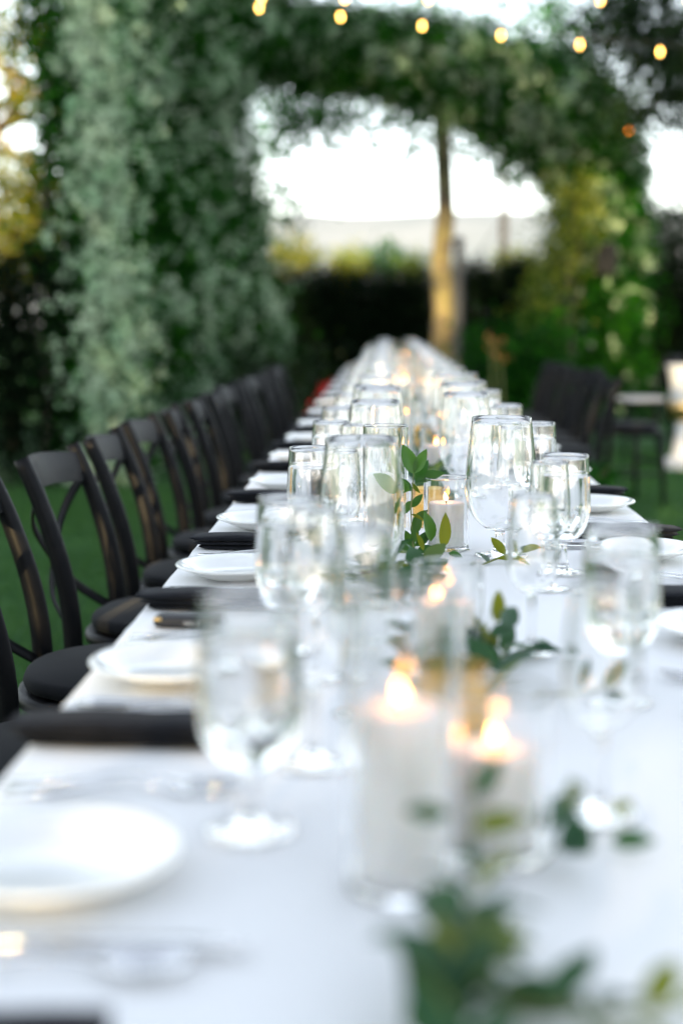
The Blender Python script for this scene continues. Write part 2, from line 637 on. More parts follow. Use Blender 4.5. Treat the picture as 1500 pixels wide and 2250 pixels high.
def jasmine_wall():
    base = (-1.65, 12.0, 0)
    t = empty("jasmine_hedge", "tall wall of white-flowering jasmine running behind the row of black chairs", "hedge", base)
    A, B = np.array([-1.93, 9.85]), np.array([-1.18, 14.9])
    d = (B - A) / np.linalg.norm(B - A)
    nrm = np.array([d[1], -d[0]])          # towards the table
    L = np.linalg.norm(B - A)

    def sample(k, back):
        u = RNG.uniform(-.02, 1.0, k)
        v = RNG.uniform(0, 1, k)
        z = v * 5.0
        lump = np.array([noise.noise(Vector((uu * L * .9, zz * .9, 1))) * .40 + noise.noise(Vector((uu * L * 2.4, zz * 2.4, 4))) * .30 for uu, zz in zip(u, z)])
        off = lump - .1 + np.where((v > .04) & (v < .30), .14, 0) + RNG.uniform(-back, .04, k)
        xy = A + d * (u[:, None] * L) + nrm * off[:, None]
        return np.column_stack([xy, z]), u, v
    c, u, v = sample(3600, .45)
    # the near end face of the hedge
    k = 420
    e = np.column_stack([np.tile(A, (k, 1)) - nrm * RNG.uniform(-.05, .2, (k, 1)) + d * RNG.normal(0, .12, (k, 1)), RNG.uniform(0, 5.0, k)])
    p = clumps(np.concatenate([c, e]), 30, .105) - np.array(base)
    p[:, 2] = np.maximum(p[:, 2], .01)
    link("foliage", raw_mesh("foliage", leaf_quads(p, .065, .5), 4, M['jasmine']), t)
    q, u, v = sample(17000, .05)
    dens = np.array([noise.noise(Vector((uu * L * .8, vv * 5.0 * .8, 11))) for uu, vv in zip(u, v)])
    fine = np.array([noise.noise(Vector(x) * 2.6) for x in q])
    keep = RNG.uniform(0, 1, len(q)) * np.where(fine > .05, 1, 7) < np.clip(.36 + .80 * dens + .16 * u + .10 * (v - .3), .03, .75)
    ef = np.repeat(e, 2, axis=0)
    ef[:, :2] += nrm * .10 - d * RNG.uniform(.02, .42, (len(ef), 1))
    q = np.concatenate([q[keep], ef, ef + RNG.normal(0, .15, ef.shape)])
    q = clumps(q + np.array([nrm[0], nrm[1], 0]) * .06, 9, .026) - np.array(base)
    q[:, 2] = np.maximum(q[:, 2], .03)
    link("blossoms", raw_mesh("blossoms", star_tris(q, .030), 3, M['bloom']), t)
    mb = MB()
    for i in range(9):
        xy = A + d * (L * (i + .4) / 9) - nrm * .45
        mb.tube(wiggly((xy[0] - base[0], xy[1] - base[1], 0), (xy[0] - base[0], xy[1] - base[1], 4.6), 7, .06), .035, 8)
    link("vine_stem", mb.mesh("vine_stem", M['darkbark']), t)


jasmine_wall()
AY = 15.0
arch_px = [((520, 60), 110), ((640, 105), 100), ((800, 105), 88), ((950, 150), 100), ((1100, 195), 112), ((1240, 245), 115), ((1325, 360), 95), ((1330, 500), 105), ((1300, 640), 118), ((1300, 780), 120), ((1300, 900), 120)]
arch_path = [(at(x, y, AY), r * AY / F) for (x, y), r in arch_px]
jasmine("jasmine_arch", "jasmine-covered garden arch spanning the far end of the table", (at(1300, 900, AY).x, AY, 0), arch_path, 3000, 8500, "arch")

# the tree behind the arch, its trunk caught by low sun
tx = at(975, 600, 18.5)
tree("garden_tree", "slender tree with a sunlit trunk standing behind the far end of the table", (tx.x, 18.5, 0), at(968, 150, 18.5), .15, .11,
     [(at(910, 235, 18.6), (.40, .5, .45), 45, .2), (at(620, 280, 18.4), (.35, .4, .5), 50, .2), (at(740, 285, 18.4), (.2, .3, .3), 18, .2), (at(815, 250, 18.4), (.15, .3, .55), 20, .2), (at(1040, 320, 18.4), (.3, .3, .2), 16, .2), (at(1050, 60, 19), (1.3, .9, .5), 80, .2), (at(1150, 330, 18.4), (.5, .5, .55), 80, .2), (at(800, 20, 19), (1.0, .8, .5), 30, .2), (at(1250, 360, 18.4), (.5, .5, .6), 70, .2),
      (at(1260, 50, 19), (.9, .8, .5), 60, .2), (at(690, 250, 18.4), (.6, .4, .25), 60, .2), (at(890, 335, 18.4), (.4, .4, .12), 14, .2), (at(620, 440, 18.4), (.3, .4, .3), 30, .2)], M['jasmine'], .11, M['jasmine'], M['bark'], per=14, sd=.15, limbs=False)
gp = at(1007, 600, 17.6)
pt = empty("garden_post", "slim grey post standing beside the sunlit trunk", "post", (gp.x, 17.6, 0))
mb = MB()
mb.tube([(0, 0, 0), (0, 0, 2.05)], .055, 12)
link("shaft", mb.mesh("shaft", M['greypost'], angle=40), pt)
mb = MB()
mb.lathe([(0, 2.05), (.075, 2.05), (.075, 2.08), (.03, 2.12), (0, 2.13)], 14)
link("cap", mb.mesh("cap", M['greypost'], angle=40), pt)

# thin pole far off
pp = at(1105, 600, 30)
pole = empty("utility_pole", "thin distant pole seen against the white sky right of the trunk", "pole", (pp.x, 30, 0))
mb = MB()
mb.tube([(0, 0, 0), (0, 0, at(1105, 330, 30).z)], [.10, .07], 10)
link("shaft", mb.mesh("shaft", M['darkbark']), pole)
mb = MB()
mb.tube([(.05, 0, at(1105, 470, 30).z), (-2.3, -.5, 0)], .012, 5)
link("guy_wire", mb.mesh("guy_wire", M['wire']), pole)

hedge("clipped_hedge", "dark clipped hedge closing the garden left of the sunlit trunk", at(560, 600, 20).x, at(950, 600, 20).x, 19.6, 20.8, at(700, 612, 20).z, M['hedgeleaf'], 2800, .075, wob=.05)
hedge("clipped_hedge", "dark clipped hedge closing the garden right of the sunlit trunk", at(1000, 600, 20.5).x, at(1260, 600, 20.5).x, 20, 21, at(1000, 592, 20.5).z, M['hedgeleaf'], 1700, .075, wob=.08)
hedge("shrub_border", "low leafy green shrubs right of the table's far end", at(1030, 700, 13).x, at(1250, 700, 13).x, 12.6, 13.8, at(1100, 735, 13).z, M['jasmine'], 420, .07, cat='shrubs', wob=.4)
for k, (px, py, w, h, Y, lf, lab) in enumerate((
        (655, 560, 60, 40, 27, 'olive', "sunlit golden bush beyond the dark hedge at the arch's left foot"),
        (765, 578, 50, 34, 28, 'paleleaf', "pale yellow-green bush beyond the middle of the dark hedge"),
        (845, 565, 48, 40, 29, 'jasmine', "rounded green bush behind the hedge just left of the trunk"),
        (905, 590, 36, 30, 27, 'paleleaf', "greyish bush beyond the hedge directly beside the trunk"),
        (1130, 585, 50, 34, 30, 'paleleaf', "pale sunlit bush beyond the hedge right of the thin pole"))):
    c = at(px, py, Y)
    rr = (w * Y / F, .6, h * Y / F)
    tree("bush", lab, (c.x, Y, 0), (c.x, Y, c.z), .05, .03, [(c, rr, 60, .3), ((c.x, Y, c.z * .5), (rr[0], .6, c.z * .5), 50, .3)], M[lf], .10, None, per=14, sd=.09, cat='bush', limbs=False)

# left side: olive tree, sunlit shrubs, dark hedge
lb = at(-60, 500, 13)
olive = tree("olive_tree", "loose tree with a slanting branch and sky showing through, at the left edge", (lb.x - .6, 13, 0), at(-40, 150, 13), .16, .10,
     [(at(60, 60, 13), (1.0, .7, .35), 130, .15), (at(200, 40, 13), (.55, .7, .5), 110, .15), (at(40, 190, 12.6), (.45, .5, .28), 70, .15), (at(200, 190, 12.4), (.26, .3, .5), 70, .15), (at(-100, 300, 13), (.4, .4, .6), 60, .15), (at(130, 400, 13), (.5, .5, .22), 70, .15)],
     M['olive'], .07, None, per=11, sd=.13)
b0 = Vector((lb.x - .6, 13, 0))
branch_mesh("limb", [([at(*q, 12.4) - b0 for q in ((-40, 110), (60, 190), (150, 270), (210, 330), (330, 420))], .05, .02), ([at(*q, 12.5) - b0 for q in ((-30, 270), (40, 340), (110, 440))], .03, .015)], M['bark'], olive)
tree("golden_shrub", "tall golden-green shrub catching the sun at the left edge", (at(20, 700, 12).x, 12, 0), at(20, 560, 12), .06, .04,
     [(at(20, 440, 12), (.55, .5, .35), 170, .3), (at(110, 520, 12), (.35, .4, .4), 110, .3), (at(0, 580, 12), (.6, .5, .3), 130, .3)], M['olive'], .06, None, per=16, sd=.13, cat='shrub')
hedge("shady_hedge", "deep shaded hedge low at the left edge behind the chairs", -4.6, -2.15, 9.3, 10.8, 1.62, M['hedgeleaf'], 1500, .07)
hedge("flower_bed_shrub", "low dark shrub below the end of the jasmine wall", -1.35, -.55, 11.6, 12.6, .85, M['darkleaf'], 160, .07, cat='shrub')

# right side: heavy dark tree, evergreens, sunlit shrub on the pillar
tree("dark_tree", "dense dark evergreen overhanging the top right corner", (4.6, 12.5, 0), at(1560, 100, 12.5), .2, .14,
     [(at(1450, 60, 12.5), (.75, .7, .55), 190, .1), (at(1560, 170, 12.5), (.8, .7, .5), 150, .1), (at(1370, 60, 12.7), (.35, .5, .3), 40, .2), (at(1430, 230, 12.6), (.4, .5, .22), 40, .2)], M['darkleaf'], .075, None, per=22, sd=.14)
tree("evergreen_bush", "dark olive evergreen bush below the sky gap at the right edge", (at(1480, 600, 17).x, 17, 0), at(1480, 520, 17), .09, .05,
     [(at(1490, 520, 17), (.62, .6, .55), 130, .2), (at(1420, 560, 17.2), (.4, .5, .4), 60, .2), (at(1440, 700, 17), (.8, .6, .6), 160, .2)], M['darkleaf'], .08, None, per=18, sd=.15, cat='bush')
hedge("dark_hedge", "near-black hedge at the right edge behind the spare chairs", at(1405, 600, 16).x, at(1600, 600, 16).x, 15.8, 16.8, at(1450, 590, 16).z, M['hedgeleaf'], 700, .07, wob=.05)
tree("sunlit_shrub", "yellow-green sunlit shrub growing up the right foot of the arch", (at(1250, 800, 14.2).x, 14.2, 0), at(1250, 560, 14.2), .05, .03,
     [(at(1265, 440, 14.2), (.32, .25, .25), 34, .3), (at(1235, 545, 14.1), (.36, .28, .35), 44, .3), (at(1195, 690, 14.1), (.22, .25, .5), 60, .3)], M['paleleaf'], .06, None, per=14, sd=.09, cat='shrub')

# unseen trees behind the camera, crowns shaped to block and pass low sun
GAPS = [((-.16, .985, .76), .045), ((-.25, 1.30, .775), .10), ((-.60, 3.3, .62), .10), ((-.62, 4.4, .70), .14), ((-.60, 4.9, .62), .12), ((-.66, 2.75, .60), .10), ((-.64, 3.75, .66), .10), ((-.60, 5.5, .7), .12), ((-.68, 2.35, .62), .09), ((-.58, 6.3, .72), .14), ((.42, 2.25, .76), .10), ((.30, 1.75, .76), .10),
        ((-.10, 1.05, .84), .08), ((-.11, 1.62, .86), .07), ((-.03, 1.9, .9), .06), ((.23, 1.41, .86), .06), ((.18, 2.28, .88), .08), ((.26, 2.13, .88), .07), ((-.11, 2.24, .86), .05), ((.17, 3.03, .9), .08), ((-.02, 2.74, .9), .08), ((.05, 4.6, .9), .14), ((.1, 6, .9), .16)]
for k, (x, y, blobs) in enumerate((
        (1.6, -9.0, [((1.9, -9, 4.2), (2.0, 1.3, 4.4), 520)]),
        (-.9, -9.0, [((-.9, -9, 4.6), (1.55, 1.3, 4.8), 620), ((-2.6, -9.2, 2.5), (1.2, 1.2, 2.6), 260), ((-2.6, -9.2, 8.3), (.9, 1.2, 1.1), 130)]),
        (-3.75, -9.2, [((-3.75, -9.2, 4.8), (.95, 1.3, 4.6), 480), ((-4.9, -9.2, 2.4), (1.0, 1.2, 2.6), 230), ((-4.9, -9.2, 8.6), (1.0, 1.2, 1.1), 150)]),
        (-6.1, -9.2, [((-6.0, -9.2, 4.6), (.95, 1.3, 4.4), 480)]),
        (-8.3, -9.2, [((-8.2, -9.2, 2.6), (1.6, 1.3, 2.8), 360)]))):
    t = tree("shade_tree", ("unseen shade tree, crown shaped to block low sun, %s of the row behind the viewpoint" % ("first", "second", "third", "fourth", "last")[k]), (x, y, 0), (x, y, 5.0), .2, .12,
             [(c, r, n, .1) for c, r, n in blobs], M['jasmine'], .20, None, per=18, sd=.24, gaps=GAPS)

# red flowers, and orange petals standing in for a warm glow
def flower_plant(label, px, py, Y, leafm, n, spread):
    c = at(px, py, Y)
    t = empty("flower_plant", label, "flower", (c.x, Y, 0))
    mb = MB()
    mb.tube([(0, 0, 0), (.02, 0, c.z * .5), (0, 0, c.z)], [.012, .01, .006], 6)
    link("stem", mb.mesh("stem", M['stem']), t)
    p = RNG.normal(0, spread, (n, 3)) + np.array([0, 0, c.z])
    link("petals", raw_mesh("petals", leaf_quads(p, .05, .8), 4, leafm), t, kind='stuff')


flower_plant("bright red flower beside the far left end of the table", 720, 858, 11.0, M['redleaf'], 60, .035)
flower_plant("dim red flower lower down beside the far chairs", 690, 900, 10.2, M['redleaf'], 14, .03)
flower_plant("soft orange petals added for a warm glow by the shrubs right of the trunk", 1078, 752, 12.4, M['orangeleaf'], 16, .035)
flower_plant("small peach tuft added under the orange glow by the shrubs", 1100, 790, 12.3, M['orangeleaf'], 6, .04)

# box loudspeaker on the arch
c = at(1331, 568, 14.3)
sp = empty("loudspeaker", "black box loudspeaker mounted in the foliage at the arch's right foot", "speaker", (c.x, 14.3, c.z - .15))
mb = MB(); mb.box((0, 0, .15), (.19, .16, .30), bev=.02)
link("cabinet", mb.mesh("cabinet", M['plastic'], angle=40), sp)
mb = MB(); mb.box((0, -.085, .15), (.165, .012, .275), bev=.005)
link("grille", mb.mesh("grille", M['cushion'], angle=40), sp)
mb = MB(); mb.tube([(0, .08, .15), (0, .3, .15)], .015, 8)
link("bracket", mb.mesh("bracket", M['greypost']), sp)

# ------------------------------------------------------------------ table
X0, X1, Y0, Y1, TZ = -0.318, 0.489, -0.75, 11.6, 0.752
XC = (X0 + X1) / 2


def table():
    t = empty("banquet_table", "long banquet table under the white cloth", "table", (XC, (Y0 + Y1) / 2, 0))
    oy = (Y0 + Y1) / 2
    mb = MB(); mb.box((0, 0, .728), (X1 - X0 - .012, Y1 - Y0 - .012, .03), bev=.01)
    link("tabletop", mb.mesh("tabletop", M['bark'], angle=40), t)
    mb = MB(); mb.tube([(0, 0, 0), (0, 0, .712)], .018, 10)
    lm = mb.mesh("leg", M['greypost'])
    for i in range(6):
        for sx in (-.3, .3):
            link("leg", lm, t, (sx, Y0 - oy + .25 + i * (Y1 - Y0 - .5) / 5, 0))


table()


def tablecloth():
    v, f = [], []
    prof = []                                     # cross-section: (x, z, drop index)
    nx = 22
    drop = .26
    for k in range(5, 0, -1):
        prof.append((X0 - .004 - .012 * (k / 5), TZ - .010 - drop * k / 5, k / 5))
    prof.append((X0 - .002, TZ - .003, 0))
    for i in range(nx + 1):
        prof.append((X0 + .004 + (X1 - X0 - .008) * i / nx, TZ, -1))
    prof.append((X1 + .002, TZ - .003, 0))
    for k in range(1, 6):
        prof.append((X1 + .004 + .012 * (k / 5), TZ - .010 - drop * k / 5, k / 5))
    ys = np.concatenate([np.arange(Y0, 4, .03), np.arange(4, Y1, .07), [Y1]])
    for y in ys:
        for x, z, d in prof:
            if d > 0:
                sgn = -1 if x < 0 else 1
                wv = .016 * d * math.sin(y * 9 + sgn + 2 * noise.noise(Vector((y * 1.1, sgn, 0))))
                v.append((x + wv * sgn + .004 * sgn * d, y, z))
            else:
                dz = .0022 * noise.noise(Vector((x * 9, y * 6, 0))) + .0010 * noise.noise(Vector((x * 3, y * 24, 5)))
                crease = .0024 * math.exp(-((x - XC - .13) / .006) ** 2) if d == -1 else 0
                crease += .0024 * math.exp(-(((y - .15) % .62 - .31) / .012) ** 2)
                v.append((x, y, z + dz * .8 + crease))
    w = len(prof)
    for j in range(len(ys) - 1):
        for i in range(w - 1):
            f.append((j * w + i, j * w + i + 1, (j + 1) * w + i + 1, (j + 1) * w + i))
    # end drops
    for j, yy, sg in ((0, Y0, -1), (len(ys) - 1, Y1, 1)):
        row = [j * w + i for i in range(5, w - 5)]
        prev = row
        for k in range(1, 5):
            cur = []
            for q in row:
                x, y, z = v[q]
                cur.append(len(v))
                v.append((x, yy + sg * (.004 + .01 * k / 4 + .012 * k / 4 * math.sin(x * 22)), TZ - drop * k / 4))
            for a in range(len(row) - 1):
                f.append((prev[a], prev[a + 1], cur[a + 1], cur[a]))
            prev = cur
    mb = MB(); mb.add(v, f)
    link("tablecloth", mb.mesh("tablecloth", M['cloth']), label="long white linen cloth draped over the banquet table", category="tablecloth")


tablecloth()

ORD = "first second third fourth fifth sixth seventh eighth ninth tenth eleventh twelfth thirteenth fourteenth fifteenth sixteenth seventeenth eighteenth nineteenth twentieth twenty-first twenty-second".split()


# ------------------------------------------------------------------ tableware
def build_plate():
    mb = MB()
    r = .087
    mb.lathe([(0, .0035), (.045, .0035), (.050, .0055), (.066, .012), (r - .004, .0195), (r - .001, .0205), (r, .0225), (r - .002, .0242), (r - .007, .0238), (.064, .0165), (.054, .0095), (.046, .0075), (0, .0070)], 56)
    me = mb.mesh("dinner_plate", M['china'])
    return link("dinner_plate", me, category="plate")


def glass_profile(outer, wall=.0016, foot=None):
    """outer: bowl profile from the stem top to the rim; foot: outline from the axis under the foot up to the stem top"""
    inner = [(max(r - wall, 0), z) for r, z in reversed(outer[1:])]
    inner = [(r, max(z, outer[0][1] + .006)) for r, z in inner]
    rim = [(outer[-1][0] - wall * .5, outer[-1][1] + wall * .5)]
    return foot + outer + rim + inner + [(0, outer[0][1] + .004)]


def spline(pts, n=5):
    out = []
    P = [pts[0]] + list(pts) + [pts[-1]]
    for i in range(1, len(P) - 2):
        p0, p1, p2, p3 = (np.array(P[i + k], float) for k in (-1, 0, 1, 2))
        for k in range(n):
            t = k / n
            out.append(tuple(.5 * (2 * p1 + (p2 - p0) * t + (2 * p0 - 5 * p1 + 4 * p2 - p3) * t * t + (3 * p1 - p0 - 3 * p2 + p3) * t ** 3)))
    out.append(tuple(pts[-1]))
    return out


def foot_prof(fr, stem_r, ztop):
    return [(0, .0006), (fr - .003, .0002), (fr, .0012), (fr - .001, .0026), (fr * .6, .0042), (fr * .3, .0075), (stem_r * 1.4, .014), (stem_r, .022), (stem_r, (ztop + .022) / 2), (stem_r * 1.05, ztop - .004)]


WB = spline([(.007, .046), (.020, .051), (.033, .068), (.0385, .092), (.0388, .115), (.0372, .145), (.0350, .177)], 4)
VB = spline([(.0055, .070), (.016, .074), (.026, .088), (.0295, .108), (.0285, .135), (.0265, .160), (.0245, .180)], 4)
GB = spline([(.008, .040), (.026, .046), (.045, .066), (.0555, .098), (.0565, .128), (.0535, .165), (.0470, .222)], 4)


def bowl_radius(prof, z):
    zz = [p[1] for p in prof]
    return float(np.interp(z, zz, [p[0] for p in prof]))


def liquid(prof, z0, level, wall=.0016, over=.0003):
    pts = [(0, z0 + .0038)]
    for r, z in prof:
        if z0 + .006 <= z < level:
            pts.append((r - wall + over, z))
    pts.append((bowl_radius(prof, level) - wall + over, level))
    pts += [(bowl_radius(prof, level) - wall - .002, level - .0006), (0, level - .0006)]
    return pts


def ice_mesh():
    mb = MB()
    rr = random.Random(3)
    for k, (x, y, z) in enumerate(((.010, .006, .084), (-.012, -.004, .088))):
        e = Euler((rr.uniform(0, 3), rr.uniform(0, 3), rr.uniform(0, 3))).to_matrix()
        mb.box((x, y, z), (.019, .017, .016), e, bev=.004)
    return mb.mesh("ice", M['ice'])


def build_goblet():
    t = empty("water_goblet", "", "glass")
    mb = MB(); mb.lathe(glass_profile(WB, .0016, foot_prof(.034, .0062, .046)), 44)
    link("glass_body", mb.mesh("glass_body", M['glass']), t)
    mb = MB(); mb.lathe(liquid(WB, .046, .151), 44)
    link("water", mb.mesh("water", M['water']), t)
    link("ice", ice_mesh(), t)
    return t


def build_wine():
    t = empty("wine_glass", "", "glass")
    mb = MB(); mb.lathe(glass_profile(VB, .0013, foot_prof(.031, .0045, .070)), 40)
    link("glass_body", mb.mesh("glass_body", M['glass']), t)
    return t


def build_balloon():
    t = empty("red_wine_glass", "", "glass")
    mb = MB(); mb.lathe(glass_profile(GB, .0015, foot_prof(.040, .0075, .040)), 52)
    link("glass_body", mb.mesh("glass_body", M['glass']), t)
    return t


def build_napkin():
    """black linen folded into a thick pocket, rounded fold at the table's edge"""
    t = empty("black_napkin", "", "napkin")

    def layer(name, x0, x1, dy, z0, h, seed, nose):
        mb = MB()
        v, f = [], []
        nx, na = 16, 14
        for i in range(nx + 1):
            u = i / nx
            x = x0 + (x1 - x0) * u
            k = min(1, math.sqrt(max(0, 1 - (1 - min(u / nose, 1)) ** 2)) + .06)
            k2 = .65 + .35 * k
            for a in range(na):
                w = 2 * math.pi * a / na
                sy = math.copysign(abs(math.cos(w)) ** .55, math.cos(w))
                sz = math.copysign(abs(math.sin(w)) ** .75, math.sin(w))
                y = dy / 2 * sy * k2
                z = z0 + h / 2 + h / 2 * sz * k
                z += .0030 * noise.noise(Vector((x * 20, y * 22, seed))) * (1 if sz > 0 else .3)
                y += .003 * noise.noise(Vector((x * 18, seed, z * 30)))
                v.append((x, y, max(z, .0006)))
        for i in range(nx):
            for a in range(na):
                b = (a + 1) % na
                f.append((i * na + a, i * na + b, (i + 1) * na + b, (i + 1) * na + a))
        f.append(tuple(range(na)))
        f.append(tuple(nx * na + a for a in range(na - 1, -1, -1)))
        mb.add(v, f)
        link(name, mb.mesh(name, M['napkin']), t)
    layer("under_fold", -.083, .092, .054, 0, .008, 3, .10)
    layer("middle_fold", -.092, .088, .058, .0078, .006, 5, .10)
    layer("top_fold", -.098, .090, .060, .0132, .011, 8, .25)
    return t


def handle_pts(L, lift):
    return [(0, 0, .0016), (L * .15, 0, .0020), (L * .35, 0, .004 + lift), (L * .52, 0, .006 + lift * 1.2), (L * .64, 0, .005 + lift)]


def build_fork():
    mb = MB()
    L = .195
    pts = handle_pts(L, .004) + [(L * .70, 0, .005), (L * .76, 0, .004)]
    mb.tube(pts, [.0095, .009, .0055, .0036, .0034, .0075, .0112], 10, flat=.22)
    for k in (-1.5, -.5, .5, 1.5):
        mb.tube([(L * .75, k * .0055, .004), (L * .87, k * .0058, .0042), (L, k * .0055, .0085)], [.0019, .0016, .0008], 6, flat=.6)
    return link("fork", mb.mesh("fork", M['steel']), category="fork")


def build_knife():
    mb = MB()
    L = .225
    mb.tube([(0, 0, .004), (L * .1, 0, .004), (L * .4, 0, .005), (L * .46, 0, .005)], [.007, .0085, .006, .005], 10, flat=.45)
    mb.tube([(L * .45, 0, .005), (L * .52, .002, .005), (L * .85, .001, .005), (L * .97, -.002, .005), (L, -.005, .005)], [.006, .0095, .009, .006, .001], 8, flat=.10)
    return link("knife", mb.mesh("knife", M['steel']), category="knife")


def build_spoon():
    mb = MB()
    L = .18
    mb.tube(handle_pts(L, .004) + [(L * .72, 0, .004)], [.009, .0085, .005, .0034, .0032, .004], 10, flat=.25)
    v, f = [], []
    for i in range(9):
        u = i / 8
        for k in range(7):
            w = (k / 6 - .5) * 2
            x = L * .70 + L * .30 * u
            hw = .019 * math.sqrt(max(.02, 1 - (2 * u - 1) ** 2))
            z = .0015 + .007 * (w * w * (1 - (2 * u - 1) ** 2) + (2 * u - 1) ** 2) * .9
            v.append((x, hw * w, z))
    for i in range(8):
        for k in range(6):
            f.append((i * 7 + k, i * 7 + k + 1, (i + 1) * 7 + k + 1, (i + 1) * 7 + k))
    mb.add(v, f)
    return link("spoon", mb.mesh("spoon", M['steel']), category="spoon")


PLATE, GOB, WINE, BALLOON, NAP = Kind(build_plate), Kind(build_goblet), Kind(build_wine), Kind(build_balloon), Kind(build_napkin)
FORK, KNIFE, SPOON = Kind(build_fork), Kind(build_knife), Kind(build_spoon)


def jit(a):
    return random.uniform(-a, a)


def settings(side, plates, plate_x, gob, wine, balloon):
    rz = 0 if side == 'left' else math.pi
    sg = 1 if side == 'left' else -1
    for i, y in enumerate(map(tab, plates)):
        o = ORD[i]
        where = "on the %s side of the table, %s from the near end" % (side, o)
        x = plate_x + jit(.004)
        PLATE.place((x, y, TZ + .001), random.uniform(0, 6), "white round plate " + where, "white plates along the table")
        NAP.place((x + sg * (-.010 + jit(.006)), y - sg * (.218 if i else .255) + jit(.006), TZ + .0015), rz + jit(.05), "black folded napkin " + where, "black napkins along the table")
        if y < 7.5:
            FORK.place((x - sg * .082 + jit(.004), y + sg * .195, TZ + .0015), rz + jit(.03), "outer silver fork " + where, "forks along the table")
            FORK.place((x - sg * .080 + jit(.004), y + sg * .168, TZ + .0015), rz + jit(.03), "inner silver fork " + where, "forks along the table")
            KNIFE.place((x - sg * .082 + jit(.004), y - sg * .106, TZ + .0015), rz + jit(.03), "silver knife " + where, "knives along the table")
            SPOON.place((x - sg * .070 + jit(.004), y - sg * .140, TZ + .0015), rz + jit(.03), "silver spoon " + where, "spoons along the table")
    for i, (x, y) in enumerate((x, tab(y)) for x, y in gob):
        GOB.place((x, y, TZ + .0012), random.uniform(0, 6), "goblet of ice water on the %s side, %s from the near end" % (side, ORD[i]), "water goblets along the table")
    for i, (x, y) in enumerate((x, tab(y)) for x, y in wine):
        WINE.place((x, y, TZ + .0012), random.uniform(0, 6), "slim empty wine glass on the %s side, %s from the near end" % (side, ORD[i]), "slim wine glasses along the table")
    for i, (x, y) in enumerate((x, tab(y)) for x, y in balloon):
        BALLOON.place((x, y, TZ + .0012), random.uniform(0, 6), "large round-bowled wine glass on the %s side, %s from the near end" % (side, ORD[i]), "large wine glasses along the table")


lp = [.953, 1.487, 2.068, 2.56, 3.15] + [3.15 + .59 * k for k in range(1, 14)]
rp = [1.10, 1.68, 2.25, 2.81, 3.40] + [3.40 + .59 * k for k in range(1, 14)]
lfar = lp[4:]
rfar = rp[4:]
settings('left', lp, -.222,
         [(-.100, 1.05), (-.110, 1.62), (-.118, 2.24), (-.11, 2.80)] + [(-.11 + jit(.012), y + .10 + jit(.03)) for y in lfar],
         [(-.062, 1.21), (-.020, 1.36), (-.075, 1.50), (-.068, 2.16), (-.06, 2.68)] + [(-.06 + jit(.012), y + jit(.03)) for y in lfar],
         [(-.033, 1.89), (-.022, 2.74), (-.015, 3.22)] + [(-.02 + jit(.012), y + .18 + jit(.03)) for y in lfar])
settings('right', rp, .398,
         [(.229, 1.41), (.263, 2.13), (.29, 2.78), (.28, 3.35)] + [(.28 + jit(.012), y + jit(.03)) for y in rfar[1:]],
         [(.163, 1.09), (.165, 1.62), (.226, 2.0), (.23, 2.62), (.23, 3.2)] + [(.23 + jit(.012), y - .12 + jit(.03)) for y in rfar[1:]],
         [(.181, 2.28), (.166, 3.03)] + [(.18 + jit(.012), y + .1 + jit(.03)) for y in rfar])


# small black case with upside-down lettering by the third napkin
def black_case():
    p = over_table(400, 1386, 0)
    t = empty("glasses_case", "small black case with white lettering lying against a black napkin", "case", (p.x, p.y + .018, TZ + .001), R(-2))
    mb = MB(); mb.box((0, 0, .0085), (.072, .034, .015), bev=.006)
    link("shell", mb.mesh("shell", M['plastic'], angle=50), t)
    mb = MB(); mb.box((-.030, -.0150, .0122), (.011, .006, .0045), bev=.002)
    link("gold_corner", mb.mesh("gold_corner", M['gold'], angle=50), t)
    cu = bpy.data.curves.new("lettering", 'FONT')
    cu.body = "ILTON"
    cu.size = .0062
    cu.align_x = 'CENTER'
    cu.align_y = 'CENTER'
    cu.extrude = .0001
    tmp = bpy.data.objects.new("lettering", cu)
    COL.objects.link(tmp)
    me = bpy.data.meshes.new_from_object(tmp.evaluated_get(bpy.context.evaluated_depsgraph_get()))
    COL.objects.unlink(tmp)
    bpy.data.objects.remove(tmp)
    me.name = "lettering"
    me.materials.clear()
    me.materials.append(M['white'])
    o = link("lettering", me, t, (.012, -.01725, .0083))
    o.rotation_euler = (R(90), R(180), 0)
    o.rotation_mode = 'XYZ'


black_case()


# ------------------------------------------------------------------ candles
def build_vase(name, h, r=.0375):
    mb = MB()
    w = .0022
    mb.lathe([(0, .0006), (r - .002, .0003), (r, .002), (r, .004), (r, h * .5), (r, h - .0025), (r, h - .001), (r - w * .5, h), (r - w, h - .001), (r - w, h - .0025), (r - w, h * .5), (r - w, .010), (r - w, .008), (r - w - .003, .006), (0, .006)], 48)
    return link(name, mb.mesh(name, M['glass'], angle=60), category="vase")


def build_candle(h, r, lit):
    t = empty("pillar_candle", "", "candle")
    mb = MB()
    mb.lathe([(0, 0), (r - .001, 0), (r, .001), (r, .003), (r, h * .5), (r, h - .005), (r, h - .003), (r - .0015, h - .0005), (r - .004, h), (r * .5, h - .002), (r * .2, h - .004), (0, h - .0045)], 40)
    link("wax_body", mb.mesh("wax_body", M['wax'], angle=70), t)
    mb = MB(); mb.tube([(0, 0, h - .006), (.0005, 0, h), (.002, 0, h + .007)], [.0010, .0009, .0007], 6)
    link("wick", mb.mesh("wick", M['wick']), t)
    if lit:
        mb = MB()
        prof = [(0, 0), (.0028, .002), (.0046, .006), (.0050, .010), (.0040, .016), (.0023, .022), (.0009, .027), (0, .030)]
        mb.lathe([(r_ * .8, z * .48 + h + .002) for r_, z in prof], 14)
        mb.v = [(x + .22 * max(z - h - .006, 0) + .001, y, z) for x, y, z in mb.v]
        link("flame", mb.mesh("flame", M['flame']), t)
    return t


